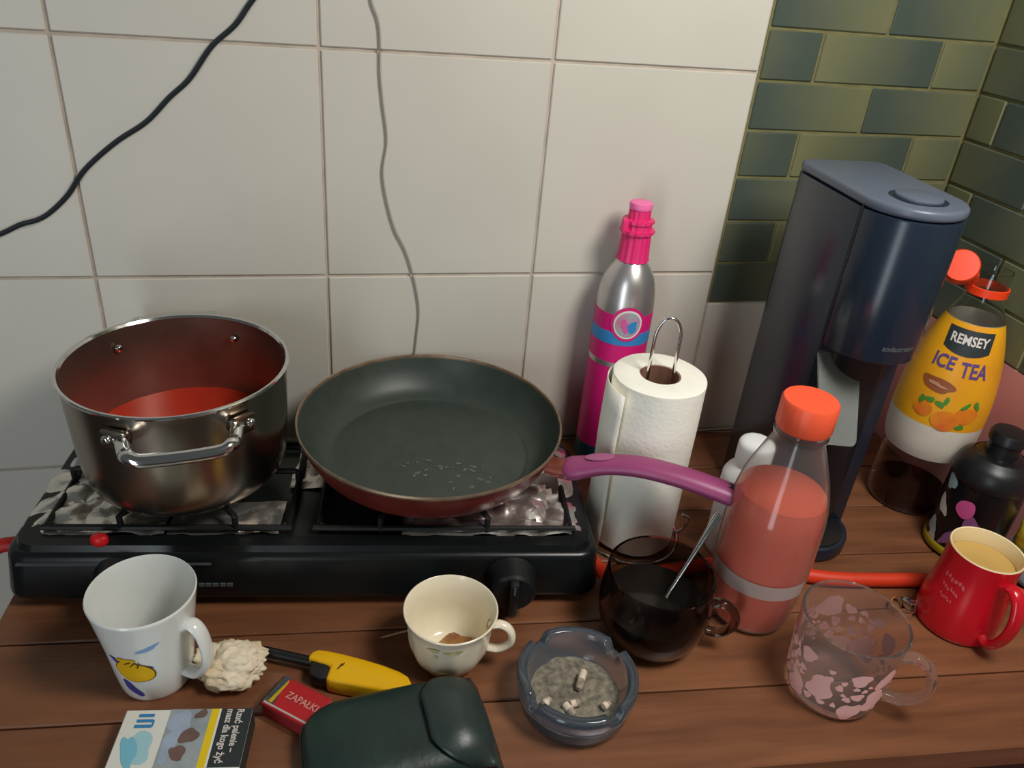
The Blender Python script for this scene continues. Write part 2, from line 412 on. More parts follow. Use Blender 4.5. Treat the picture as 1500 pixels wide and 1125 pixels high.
mk('painted_highlight_line', box(.02, .2, .0022, .006, .0565, .0578), mat('painted_edge_highlight', (70, 76, 78), .3), hob, smooth=0)  # pale strip paints in the highlight along the front ridge
hi_ = hob.matrix_basis.inverted()
def hobl(p): return hi_ @ (Vector(p)+Vector((0, 0, ZT)))
potc = Vector((.099, -.151, 0)); panc = Vector((.3555, -.1525, 0))
ZG = .094                         # top of the pan supports
for n_, c in (('left', potc), ('right', panc)):
    q = hobl(c); bx_ = q.x; by_ = q.y
    b = mk('burner', xf(lathe([(0, .0), (.036, 0), (.036, .008), (.03, .010), (.03, .014), (.026, .018), (0, .019)], 32), Matrix.Translation((bx_, by_, HZ))), M_iron, hob)
    x0, x1 = (.038, .27) if n_ == 'left' else (.30, HW-.034); y0, y1 = .036, HD-.03
    fr = [(x0, y0), (x1, y0), (x1, y1), (x0, y1)]
    zf = HZ+.010; r_ = .0034
    mk('support_frame', tube(cat_rom([(x, y, zf) for x, y in rrect(x0, x1, y0, y1, .012, 4)], 2, True), r_, 8, closed=True), M_iron, hob)
    for (ex, ey) in ((bx_-.05, y0), (bx_+.06, y0), (bx_-.05, y1), (bx_+.06, y1), (x0, by_), (x1, by_)):
        d = Vector((bx_-ex, by_-ey)); d.normalize(); L = .045
        mk('support_bar', tube([(ex, ey, zf-.003), (ex, ey, ZG-.004), (ex+d.x*.004, ey+d.y*.004, ZG-.0034), (ex+d.x*L, ey+d.y*L, ZG-.0034)], .0033, 8), M_iron, hob)
def foil(name, label, x0, x1, y0, y1, seed, amp=.007, hole=None, zb=None):
    V = []; F = []; nx = int((x1-x0)/.0045); ny = int((y1-y0)/.0045); zb = HZ+.0025 if zb is None else zb; keep = {}
    for j in range(ny+1):
        for i in range(nx+1):
            x = x0+(x1-x0)*i/nx; y = y0+(y1-y0)*j/ny
            p = Vector((x*30, y*30, seed)); h = abs(noise.noise(p))*1.3+abs(noise.noise(p*2.1))*.45+noise.noise(p*4)*.12
            ed = min(i, nx-i, j, ny-j)/4; e = .35+.65*min(1, ed)
            V.append((x+noise.noise(p*1.7+Vector((5, 0, 0)))*.004, y+noise.noise(p*1.7+Vector((0, 9, 0)))*.004, zb+amp*h*e))
    for j in range(ny):
        for i in range(nx):
            cx, cy = x0+(x1-x0)*(i+.5)/nx, y0+(y1-y0)*(j+.5)/ny
            if hole and math.hypot(cx-hole[0], cy-hole[1]) < hole[2]: continue
            a = j*(nx+1)+i; F.append((a, a+1, a+nx+2, a+nx+1))
    o = mk(name, (V, F), M_foil, hob, smooth=30); o['label'] = label; return o
qp, qn = hobl(potc), hobl(panc)
foil('foil_sheet', 'crumpled aluminium foil around the burner under the pot', .014, .150, .030, HD-.02, 3.1, .012, (qp.x, qp.y, .042), zb=HZ+.004)
foil('foil_sheet', 'thin foil strip before the pot', .150, .262, .034, .085, 5.7, .008)
foil('foil_sheet', 'crumpled aluminium foil around the burner under the pan', .385, HW-.018, .030, HD-.02, 8.3, .012, (qn.x, qn.y, .042), zb=HZ+.004)
foil('foil_sheet', 'loose white-looking foil between pot and pan', .262, .32, .11, HD-.025, 12.9, .012)
rb = P(147, 790, HZ+.01); q = hobl(rb)
mk('red_clip', xf(blob(0, 0, 1, 1)[0] and lathe(sm([(0, -.007), (.006, -.005), (.0075, 0), (.006, .005), (0, .0065)], 3), 14), Matrix.Translation((q.x, q.y-.002, HZ+.011)) @ Matrix.Diagonal((1.15, .8, 1, 1))), M_redblob, hob)['label'] = 'small red plastic dab on the hob edge'
mk('hose_fitting', tube([(.004, .06, .036), (-.018, .058, .034), (-.05, .045, .03)], .0075, 12), M_hosered, hob)['label'] = 'red hose end on the side of the hob'

# ------------------------------------------------------------------ stock pot with soup
pr, ph0, ph1 = .1078, ZG, .225
H = ph1-ph0
pot = thing('stock_pot', 'wide stainless steel pot of red soup on the hob', 'pot', (potc.x, potc.y, ZG))
outer = sm([(0, 0), (.06, 0), (.078, .001), (.093, .009), (.1, .025), (.1025, .05)], 4)+[(.1055, H-.004)]
inner = [(.1045, H-.004), (.101, .05)]+sm([(.101, .05), (.0985, .027), (.091, .012), (.076, .005), (0, .004)], 4)[1:]
mk('body', lathe(outer+[(.1055, H-.002)]+[(.1045, H-.002)], 72), M_steel, pot)
mk('lining', lathe(inner, 72), M_steeli, pot)
mk('rim', lathe([(.1045, H-.004), (.1078, H-.0035), (.1085, H-.0015), (.1075, H), (.105, H-.0005), (.1035, H-.003), (.1045, H-.004)], 72), M_chrome, pot)
hp = P(268, 668, .185)-potc; hang = math.atan2(hp.y, hp.x)
for ang in (hang, hang+PI):
    def pl(rr, w, z): return (rr*cos(ang)-w*sin(ang), rr*sin(ang)+w*cos(ang), z)
    ztop = H-.024; zb = ztop+.008
    hd = mk('handle', tube(cat_rom([pl(.096, -.050, ztop), pl(.108, -.0475, ztop+.001), pl(.122, -.045, ztop), pl(.133, -.042, zb-.003), pl(.138, -.034, zb-.005), pl(.1395, -.018, zb-.0055), pl(.140, 0, zb-.0055), pl(.1395, .018, zb-.0055), pl(.138, .034, zb-.005), pl(.133, .042, zb-.003), pl(.122, .045, ztop), pl(.108, .0475, ztop+.001), pl(.096, .050, ztop)], 5), .0064, 12), M_chrome, pot)
    for s in (-1, 1):
        m4 = Matrix.Translation(pl(.0935, s*.054, ztop)) @ Matrix.Rotation(ang+s*.52, 4, 'Z') @ Matrix.Rotation(R(90), 4, 'Y')
        mk('mounting_plate', xf(prism(rrect(-.010, .010, -.013, .013, .006), -.001, .0035, .001), m4), M_steel, hd)
        for side, rr in ((0, .0035), (1, -.0035)):
            mk('rivet', xf(lathe(sm([(0, .0035), (.003, .003), (.0045, 0), (0, 0)], 3), 14), m4 @ Matrix.Translation((0, s*.006, .0035)) if side == 0 else Matrix.Translation(pl(.083, s*.058, ztop)) @ Matrix.Rotation(ang+s*.61+PI, 4, 'Z') @ Matrix.Rotation(R(90), 4, 'Y')), M_chrome, hd)
SZ = .135-ZG
V, F = lathe([(0, 0)]+[(.1005*k/8, 0) for k in range(1, 9)], 48)
V = [(x, y, SZ+.0012*noise.noise(Vector((x*60, y*60, 1)))) for x, y, z in V]
tag(mk('tomato_soup', (V, F), M_soup, loc=(potc.x, potc.y, ZG)), 'thick red tomato soup inside the steel pot', 'soup')

# ------------------------------------------------------------------ frying pan
pan = thing('frying_pan', 'large burgundy frying pan with dark coating and purple handle', 'frying pan', (panc.x, panc.y, ZG))
PH = .145-ZG; pr = .147
mk('shell', lathe(sm([(0, 0), (.098, 0), (.114, .002), (.129, .012), (.1395, .030), (.1445, PH-.004)], 5), 80), M_panout, pan)
mk('coating', lathe(sm([(.1448, PH-.0015), (.1375, .031), (.126, .0145), (.113, .0062), (.097, .0042), (0, .0035)], 5), 80), M_pan, pan)
mk('rim', lathe([(.1438, PH-.005), (.1462, PH-.0045), (.147, PH-.002), (.1462, PH), (.1446, PH-.0006), (.1440, PH-.002), (.1438, PH-.005)], 80), M_panrim, pan)
ha = R(-31)
def hpnt(r, z): return (r*cos(ha), r*sin(ha), z-ZG)
hd = mk('handle', tube(cat_rom([hpnt(.160, .122), hpnt(.175, .1275), hpnt(.20, .139), hpnt(.235, .147), hpnt(.275, .1475), hpnt(.315, .1435), hpnt(.338, .140), hpnt(.348, .139)], 5),
   [.0135, .0142, .0148, .015, .015, .0148, .0142, .0138, .0134, .013, .0128, .0126, .0126, .0126, .0127, .0128, .0128, .0128, .0128, .0128, .0128, .0128, .0129, .0130, .0130, .0131, .0132, .0132, .0132, .013, .0128, .0124, .0115, .0098, .0075, .004],
   14, flat=(.78, 1.15)), M_purple, pan)
mk('ferrule', tube([hpnt(.138, .120), hpnt(.15, .120), hpnt(.164, .1225)], [.012, .0132, .0138], 14, flat=(.75, 1.05)), mat('copper_ferrule', (150, 84, 70), .35, metal=.5), pan)
mk('hanging_hole', xf(lathe([(0, 0), (.0062, 0), (.0052, .0012), (0, .0012)], 18), Matrix.Translation(hpnt(.328, .1505)) @ Matrix.Rotation(ha, 4, 'Z') @ Matrix.Diagonal((1.6, .75, 1, 1))), mat('deep_purple_recess', (40, 14, 30), .7), hd)
mk('thumb_rest', xf(lathe(sm([(0, .0014), (.008, .001), (.0105, 0), (0, -.001)], 3), 20), Matrix.Translation(hpnt(.193, .1467)) @ Matrix.Rotation(ha, 4, 'Z') @ Matrix.Rotation(R(-17), 4, 'Y') @ Matrix.Diagonal((1.5, .7, 1, 1))), mat('pale_purple_rest', (168, 92, 132), .4), hd)
rs = random.Random(4); drops = []
for k in range(26):
    a = rs.uniform(0, 6.28); d = .05*math.sqrt(rs.random()); s = rs.uniform(.0008, .0026)
    drops.append(xf(lathe([(0, .0007), (s*.7, .0005), (s, 0)], 8), Matrix.Translation((.012+d*cos(a)*1.1, -.045+d*sin(a)*.7, .0042)) @ Matrix.Rotation(rs.uniform(0, 3), 4, 'Z') @ Matrix.Diagonal((1.8, 1, 1, 1))))
o = mk('water_droplets', join(*drops), mat('water', (225, 235, 232), .04, trans=.9, ior=1.33), pan); o['kind'] = 'stuff'

# ------------------------------------------------------------------ cables on the wall
def wallcable(name, pts, r, m, label):
    q = cat_rom([PW(a, b, -r-.0015) for a, b in pts], 6); o = mk(name, tube(q, r, 8), m, loc=(0, 0, 0)); tag(o, label, 'cable'); return o
wallcable('power_cable', [(640, -420), (540, -240), (470, -125), (420, -62), (370, 0), (345, 36), (310, 68), (278, 115), (248, 143), (215, 178), (170, 208), (125, 248), (100, 285), (75, 310), (55, 322), (30, 329), (0, 343), (-60, 365), (-160, 400), (-320, 470), (-520, 590)], .0026, M_cable, 'black power cable hanging in a slant across the white tiles')
wallcable('thin_wire', [(520, -400), (524, -260), (530, -120), (538, -50), (543, 0), (553, 30), (556, 60), (556, 105), (560, 150), (566, 205), (560, 250), (565, 290), (577, 335), (592, 365), (602, 395), (610, 430), (613, 460), (609, 500), (606, 540), (612, 600)], .0009, M_wire, 'thin grey wire hanging straight down behind the frying pan')

# ------------------------------------------------------------------ gas cylinder
cl = (.611, -.045); cy = thing('gas_cylinder', 'slim silver gas cylinder with magenta label and pink cap by wall', 'gas cylinder', (*cl, 0)); fa = facing(cl)
cp = sm([(.0, 0), (.030, 0), (.035, .004), (.036, .012)], 3)+[(.036, .222)]+sm([(.036, .222), (.0355, .24), (.032, .262), (.025, .278), (.018, .288), (.015, .292)], 4)+[(.015, .296), (0, .296)]
mk('body', lathe(cp, 48), M_alu, cy)
mk('label_sleeve', lathe([(.0361, .030), (.0364, .030), (.0364, .226), (.0361, .226)], 48), M_mag, cy)
mk('base_band', lathe([(.0361, .004), (.0365, .006), (.0365, .032), (.0361, .032)], 48), M_teal, cy)
mk('blue_band', lathe([(.0362, .187), (.0367, .187), (.0367, .203), (.0362, .203)], 48), M_blue, cy)
mk('silver_band', lathe([(.0362, .155), (.0366, .155), (.0366, .162), (.0362, .162)], 48), M_alu, cy)
rc = lambda z: .0364
bd = mk('badge', wrap(blob(0, 0, .0215, .0225, 0, 28), rc, fa+.22, .216, .0008), M_mag, cy)
mk('badge_ring', wrap(blob(0, 0, .018, .019, 0, 28), rc, fa+.22, .216, .0011), M_whitec, bd)
mk('badge_field', wrap(blob(0, 0, .0155, .0165, 0, 28), rc, fa+.22, .216, .0014), mat('grey_blue_print', (150, 176, 186), .5, rgb2=(206, 120, 150), scale=70), bd)
mk('badge_mark', wrap(blob(.005, -.003, .006, .009, .25, 18, -.4, 3), rc, fa+.22, .216, .0017), M_blue, bd)
mk('badge_mark', wrap(blob(-.004, -.002, .004, .009, .25, 18, .2, 5), rc, fa+.22, .216, .0017), M_pdot, bd)
def ribs(r, z, a): k = r*(1+.035*cos(a*16)); return (k*cos(a), k*sin(a), z)
cap = mk('valve_cap', lathe([(.0195, .288), (.0185, .292), (.0175, .310), (.0170, .322), (.0205, .3225), (.0205, .326), (.0165, .3265), (.0160, .334), (.0185, .3345), (.0182, .338), (.013, .339), (.0125, .352)], 64, warp=ribs), M_pcap, cy)
mk('cap_top', lathe(sm([(.0128, .350), (.0138, .3515), (.0136, .3565), (.012, .3585), (0, .359)], 2), 24), M_pcapt, cap)
mk('cap_lug', xf(box(-.004, .004, -.004, .004, -.008, .008, .0015), Matrix.Translation((.019*cos(fa-.9), .019*sin(fa-.9), .331))), M_pcap, cap)

# ------------------------------------------------------------------ paper towel and its wire stand
rl = (.594, -.2085); RR, RHt = .0505, .213; z0 = .0065
roll = thing('paper_towel_roll', 'white paper towel roll on wire stand beside the hob', 'paper roll', (*rl, z0)); fa = facing(rl)
def rw(r, z, a): k = r*(1+.006*sin(3*a+z*20)+.004*sin(7*a+z*9)); return (k*cos(a), k*sin(a), z)
mk('paper', lathe([(.0222, .001), (.045, 0), (.050, .001), (RR, .004), (RR*1.003, .06), (RR, .11), (RR*1.003, .16), (RR, RHt-.005), (.0505, RHt-.001), (.048, RHt), (.034, RHt+.0006), (.0225, RHt), (.0222, RHt-.004), (.0222, .001)], 64, warp=rw), M_paper, roll)
mk('core', lathe([(.0221, .002), (.0221, RHt-.001), (.0208, RHt-.001), (.0208, .002), (.0221, .002)], 40), M_card, roll)
V = []; F = []; n = 18; mrow = 8
for k in range(n+1):
    t = k/n; a = R(95)+t*R(118); r = RR*1.01+.0125*t**1.5
    for j in range(mrow+1):
        zz = .004+(RHt-.010)*j/mrow; rr = r+.0012*sin(zz*40+t*3)*t; V.append((rr*cos(a), rr*sin(a), zz))
for k in range(n):
    for j in range(mrow): a = k*(mrow+1)+j; F.append((a, a+1, a+mrow+2, a+mrow+1))
sh = mk('loose_sheet', (V, F), M_paper, roll); sd = sh.modifiers.new('thickness', 'SOLIDIFY'); sd.thickness = .0006
st = thing('towel_stand', 'chrome wire stand whose loop sticks out of the paper roll', 'stand', (*rl, 0))
u = Vector((CR.x, CR.y, 0)).normalized()
pts = [-u*.0135+Vector((0, 0, .005)), -u*.0135+Vector((0, 0, .255))]
for k in range(0, 13): t = PI-PI*k/12; pts.append(u*(.0135*cos(t))+Vector((0, 0, .262+.024*sin(t))))
pts += [u*.0135+Vector((0, 0, .255)), u*.0135+Vector((0, 0, .005))]
mk('loop', tube(pts, .0019, 10), M_chrome, st)
mk('base_ring', tube([(.058*cos(2*PI*k/48), .058*sin(2*PI*k/48), .0022) for k in range(48)], .0021, 8, closed=True), M_chrome, st)
mk('cross_wire', tube([u*-.057+Vector((0, 0, .0042)), u*.057+Vector((0, 0, .0042))], .0019, 8), M_chrome, st)
e2 = Vector((-u.y, u.x, 0))
mk('side_hook', tube(cat_rom([u*.057+Vector((0, 0, .003)), u*.066+Vector((0, 0, .012)), u*.066-e2*.004+Vector((0, 0, .03)), u*.058-e2*.006+Vector((0, 0, .036))], 5), .0019, 8), M_chrome, st)

# ------------------------------------------------------------------ sparkling water maker
sx, sy = .8085, -.240; sr = .0525
sm_ = thing('soda_maker', 'tall dark slate drink carbonating machine with rounded head', 'soda maker', (sx, sy, 0), R(-3))
def plan(back, front_y=0., r=sr, n=20, inset=0.):     # rounded front at -y, flat sides, rounded back corners
    r2 = r-inset; out = [(r2*cos(t), front_y+r2*sin(t)) for t in [PI+PI*k/n for k in range(n+1)]]
    c = .016; b = back-inset
    out += [(r2-c+c*cos(t), b-c+c*sin(t)) for t in [PI/2*k/5 for k in range(6)]]
    out += [(-r2+c+c*cos(t), b-c+c*sin(t)) for t in [PI/2+PI/2*k/5 for k in range(6)]]
    return out
BK = .138; HT = .428; HB = .268
mk('head', prism([(sr*cos(t), sr*sin(t)) for t in [PI+PI*k/28 for k in range(29)]], HB, HT-.012, .0015), M_navy, sm_)
mk('top_cover', prism(plan(BK, inset=.0005), HT-.011, HT, .004, 3), M_navyt, sm_)
bt = mk('carbonating_button', xf(prism(rrect(-.022, .022, -.030, .014, .02, 8), HT-.001, HT+.004, .002), Matrix.Identity(4)), M_navyt, sm_)
mk('button_recess', xf(prism(rrect(-.026, .026, -.034, .018, .022, 8), HT-.001, HT+.0008, 0), Matrix.Identity(4)), M_navy, bt)
mk('column', prism([(sr, 0), (sr, BK-.016), (sr-.005, BK-.005), (sr-.016, BK), (-sr+.016, BK), (-sr+.005, BK-.005), (-sr, BK-.016), (-sr, 0)], .001, HT-.012, .0015), M_navy, sm_)
mk('bottle_bay', prism([(.036*cos(t), .001+.012*sin(t)) for t in [PI+PI*k/16 for k in range(17)]], .02, HB, 0), M_blackm, sm_)
mk('base', prism(plan(BK), 0, .02, .004, 3), M_navy, sm_)
mk('drip_tray', prism([(.044*cos(t), -.004+.044*sin(t)) for t in [PI+PI*k/20 for k in range(21)]], .019, .0225, .001), M_blackm, sm_)
mk('nozzle', lathe([(0, HB-.05), (.006, HB-.05), (.007, HB-.012), (.016, HB-.01), (.018, HB+.001), (0, HB+.001)], 24), M_blackm, sm_)
mk('side_seam', box(-.0531, -.0522, -.0035, -.0022, HB-.01, HT-.008), M_blackm, sm_, smooth=0)
mk('brand_lettering', wrap(text2('sodastream', .0085, .0002, .036), lambda z: sr, R(-88), HB+.018, .0004), M_pale, sm_)
mi = sm_.matrix_basis.inverted()
def sl(p): return mi @ (Vector(p)+Vector((0, 0, ZT)))
c4 = [sl(PW(1198, 500, -.232)), sl(PW(1261, 512, -.232)), sl(PW(1253, 655, -.287)), sl(PW(1199, 650, -.287))]
nrm = (c4[1]-c4[0]).cross(c4[3]-c4[0]).normalized()*.0022
bm = bmesh.new(); vv = [bm.verts.new(p+s*nrm) for s in (-.5, .5) for p in c4]
for f in ((3, 2, 1, 0), (4, 5, 6, 7), (0, 1, 5, 4), (1, 2, 6, 5), (2, 3, 7, 6), (3, 0, 4, 7)): bm.faces.new([vv[i] for i in f])
bmesh.ops.recalc_face_normals(bm, faces=bm.faces)
es = [e for e in bm.edges if abs((e.verts[0].co-e.verts[1].co).length-.0022) < .0005]
bmesh.ops.bevel(bm, geom=es, offset=.008, segments=4, profile=.5, affect='EDGES')
mk('splash_guard', bmvf(bm), M_smokep, sm_)['label'] = 'clear grey splash guard flap'

# ------------------------------------------------------------------ bottle of red drink
bl = (.679, -.348); bt = thing('soda_bottle', 'clear plastic bottle of red drink with coral screw cap', 'bottle', (*bl, 0)); fa = facing(bl)
bp = sm([(.034, .0008), (.040, .004), (.044, .02), (.0475, .05), (.0485, .07), (.0485, .13), (.046, .155), (.040, .182), (.031, .207), (.024, .226), (.0225, .236)], 4)
mk('body', lathe([(0, .006), (.028, .004)]+bp+[(.0225, .252), (.0212, .252)]+[(max(r-.0012, .0), z+.0006) for r, z in bp[::-1]]+[(.028, .0055), (0, .0075)], 56), M_haze, bt)
mk('cap', lathe([(.0255, .238), (.0264, .240), (.0264, .2655), (.0250, .2680), (.012, .2684), (0, .2684)], 64, warp=lambda r, z, a: ((r+(.0003 if .239 < z < .266 else 0)*cos(a*40))*cos(a), (r+(.0003 if .239 < z < .266 else 0)*cos(a*40))*sin(a), z)), M_ocap, bt)
mk('cap_skirt', lathe([(.0215, .239), (.0258, .239)], 48), M_ocap, bt)
mk('neck_ring', lathe([(.0228, .229), (.026, .230), (.026, .2325), (.0228, .2335)], 40), M_pet, bt)
lq = [(r-.0018, z+.001) for r, z in bp if z < .165]
tag(mk('red_drink', lathe([(0, .008), (.027, .0065)]+lq+[(0, lq[-1][1])], 48), M_redliq, loc=(*bl, 0)), 'red drink filling most of the coral-capped bottle', 'drink')
rb_ = rad_of(bp)
zs = [.060+k*.003 for k in range(7)]
mk('frosted_band', lathe([(rb_(z)+.0004, z) for z in zs], 40, fa-1.1, fa+1.2), M_frost, bt)
# ------------------------------------------------------------------ small white bottle behind it
wl = P(1066, 800); wb_ = thing('white_bottle', 'small white plastic bottle behind the red drink', 'bottle', (wl.x, wl.y, 0))
mk('body', lathe(sm([(0, 0), (.024, .0), (.0285, .004), (.029, .03), (.029, .095), (.027, .110), (.018, .122)], 4)+[(.015, .124), (0, .124)], 36), M_whitep, wb_)
mk('cap', lathe(sm([(.0175, .122), (.0192, .124), (.0196, .142), (.0185, .151), (.011, .1555), (0, .156)], 3), 36), M_whitep, wb_)

# ------------------------------------------------------------------ iced tea bottle
tl = (1.0, -.185); te = thing('iced_tea_bottle', 'tall clear iced tea bottle with yellow label and open orange cap', 'bottle', (*tl, 0)); fa = facing(tl)
tp = sm([(.044, .001), (.0475, .006), (.049, .03), (.0485, .06), (.0475, .085), (.0515, .1), (.0535, .125), (.0535, .16), (.051, .19), (.046, .22), (.038, .25), (.029, .275), (.0215, .292), (.0205, .3)], 4)
mk('body', lathe([(0, .008), (.03, .004)]+tp+[(.0205, .327), (.0192, .327)]+[(r-.0013, z+.0005) for r, z in tp[::-1]]+[(.03, .0055), (0, .0095)], 56), M_pet, te)
tr = rad_of(tp)
mk('label_wrap', lathe([(tr(z)+.0006, z) for z in [.136+.0066*k for k in range(21)]], 56), M_label, te)
mk('label_back', lathe([(tr(z)-.0018, z) for z in [.138+.0065*k for k in range(21)]], 56), M_lgrey, te)
mk('label_hem', lathe([(tr(z)+.0007, z) for z in [.088+.0082*k for k in range(7)]], 56), M_lgrey, te)
a0 = fa+.10
def decal(par, name, vf, m, u, z, off, tilt=0.): return mk(name, wrap(vf, tr, a0+u/.05, z, off, tilt), m, par, smooth=60)
plate = grid2(-.026, .026, -.012, .012, 14, 5); plate = ([(x, y-(.006*(1-(x/.026)**2) if y < 0 else 0)) for x, y in plate[0]], plate[1])
pl_ = decal(te, 'name_plate', plate, M_char, 0, .250, .0012)
decal(pl_, 'lettering', text2('REMSEY',   .0150, .0004, .042), M_letter, 0, .250, .0017)
decal(te, 'lettering', text2('ICE', .022, .0006, .025), M_purp, -.0195, .220, .0013)
decal(te, 'lettering', text2('TEA', .025, .0006, .031), M_purp, .0175, .216, .0013)
decal(te, 'brown_swoosh', blob(0, 0, .020, .0085, .15, 22, -.15, 2), mat('brown_badge_print', (150, 84, 46), .5), -.015, .192, .0013)
decal(te, 'brown_swoosh_lettering', blob(0, 0, .011, .0022, .3, 18, -.1, 9), mat('tan_print', (190, 140, 110), .5), -.016, .192, .0018)
decal(te, 'peach', blob(0, 0, .016, .014, .05, 24, 0, 1), M_peach, .006, .150, .0015)
decal(te, 'peach', blob(0, 0, .014, .011, .05, 24, 0, 4), M_peach, .025, .160, .0013)
decal(te, 'peach', blob(0, 0, .012, .009, .05, 24, 0, 6), M_peach, -.020, .157, .0012)
for k, (uu, zz) in enumerate([(-.016, .172), (0, .175), (-.005, .170), (.021, .173), (.033, .175), (.022, .145), (-.024, .169)]):
    decal(te, 'printed_leaf', blob(0, 0, .006, .0028, .2, 14, k*1.3, k), M_leaf, uu, zz, .0019)
mk('tamper_ring', lathe([(.0212, .2985), (.0232, .299), (.0232, .308), (.0212, .3085), (.0208, .303), (.0212, .2985)], 40), M_ocap2, te)
cpv = PW(1408, 391, tl[1]-.004)-Vector((*tl, 0))
ur = Vector((CR.x, CR.y, 0)).normalized()
axis = (-ur*.45+Vector((0, 0, .55))-Vector((cf.x, cf.y, 0)).normalized()*.75).normalized()
m4 = Matrix.Translation(cpv) @ axis.to_track_quat('Z', 'Y').to_matrix().to_4x4()
cp_ = mk('screw_cap', xf(lathe([(.0185, -.008), (.0190, -.007), (.0190, .006), (.0176, .008), (0, .0084), (0, .006), (.0168, .006), (.0172, -.008), (.0185, -.008)], 36), m4), M_ocap2, te)
mk('tether', tube(cat_rom([cpv+ur*.014+Vector((0, 0, -.004)), cpv+ur*.022+Vector((0, 0, -.010)), -ur*.0225+Vector((0, 0, .304))], 4), .0035, 8, flat=(1, .4)), M_ocap2, cp_)
lq = [(r-.002, z+.0012) for r, z in tp if z < .028]
tag(mk('tea_dregs', lathe([(0, .0105), (.029, .0085)]+lq+[(0, lq[-1][1])], 48), M_dtea, loc=(*tl, 0)), 'dark tea left at the bottom of the yellow-labelled bottle', 'drink')

# ------------------------------------------------------------------ black bottle and wrapper by the right wall
kl = (1.004, -.288); kb = thing('black_bottle', 'squat black bottle with pink dot and flip cap by pink wall', 'bottle', (*kl, 0)); kb.scale = (1.04, 1.04, 1.14); fa = facing(kl)
kp = sm([(.036, .0), (.039, .004), (.040, .02), (.040, .085), (.0395, .094)], 3)
mk('body', lathe([(0, 0)]+kp+sm([(.0395, .094), (.040, .1), (.037, .112), (.028, .12), (.018, .124), (0, .125)], 4), 48), M_blackb, kb)
mk('cap_collar', lathe(sm([(.0405, .093), (.0415, .096), (.041, .104), (.037, .1135), (.027, .1215)], 3), 48), M_blackm, kb)
mk('spout_cap', lathe([(.012, .120), (.0165, .122), (.0172, .138), (.0195, .1395), (.0195, .147), (.0175, .150), (0, .151)], 28), M_blackm, kb)
kr = rad_of(kp)
mk('base_stripe', lathe([(.0398, .003), (.0405, .004), (.0408, .012), (.0402, .013)], 48), mat('olive_yellow_print', (176, 160, 34), .5), kb)
def kd(name, vf, m, u, z, off, t=0.): mk(name, wrap(vf, kr, fa+u/.04, z, off, t), m, kb, smooth=60)
kd('pink_dot', blob(0, 0, .0105, .0105, .08, 24), M_pdot, -.008, .067, .0008)
kd('mauve_swirl', blob(0, 0, .010, .017, .25, 24, .5, 3), M_mauve, .006, .046, .0006)
kd('mauve_swirl', blob(0, 0, .016, .006, .25, 24, .9, 5), M_mauve, -.010, .028, .0006)
for k, (uu, zz) in enumerate([(-.034, .056), (-.037, .027), (-.031, .012), (-.036, .086)]):
    kd('white_patch', blob(0, 0, .0065, .011, .3, 16, .7, k), M_packb if k % 2 else M_letter, uu, zz, .0005)
pk = thing('snack_wrapper', 'yellow-green and pale blue wrapper standing against the pink wall', 'wrapper', (1.036, -.358, 0), R(6))
def pillow(w, h, t, z0, nx=10, nz=10):
    V = []; F = []
    for s in (-1, 1):
        for j in range(nz+1):
            for i in range(nx+1):
                x, z = i/nx*2-1, j/nz*2-1; b = max(0, (1-x**4)*(1-z**4))**.6
                V.append((s*t*b+.003*noise.noise(Vector((x*2, z*2, s)))*b, x*w*(.96+.04*z*z), z0+h*(z+1)))
    m = (nx+1)*(nz+1)
    for s in (0, 1):
        for j in range(nz):
            for i in range(nx): a = s*m+j*(nx+1)+i; F.append((a, a+1, a+nx+2, a+nx+1))
    return V, F
mk('lower_pouch', pillow(.034, .022, .013, .0), M_packb, pk)
mk('upper_pouch', pillow(.032, .02, .011, .038), M_pack, pk)

# ------------------------------------------------------------------ hose on the table and bottle cap
hz = .0085
hs = mk('gas_hose', tube(cat_rom([(.518, -.284, .03), (.532, -.288, .016), (.555, -.291, hz), (.62, -.287, hz), (.69, -.2865, hz), (.745, -.308, hz), (.80, -.327, hz), (.856, -.337, hz), (.912, -.3455, hz), (.965, -.362, hz), (1.01, -.385, hz), (1.03, -.45, hz), (1.04, -.53, hz), (1.05, -.555, hz)][:12], 6), .0082, 12), M_orange, loc=(0, 0, 0))
tag(hs, 'orange-red rubber gas hose snaking over the table behind the mugs', 'hose')
cb = P(1323, 888, .008)
def crimp(r, z, a): k = r+(.0009*cos(a*21) if z < .003 else 0); return (k*cos(a), k*sin(a), z)
o = mk('hose_clamp', join(lathe([(.0118, 0), (.0135, 0), (.0135, .010), (.0118, .010), (.0118, 0)], 40), box(.008, .020, -.006, .006, .001, .009, .001), xf(lathe([(0, 0), (.004, 0), (.004, .007), (0, .007)], 10), Matrix.Translation((.014, -.006, .005)) @ Matrix.Rotation(R(90), 4, 'X'))), M_chrome, loc=(cb.x, cb.y, 0), rz=.5)
tag(o, 'small shiny metal clamp lying between red mug and glass mug', 'clamp')

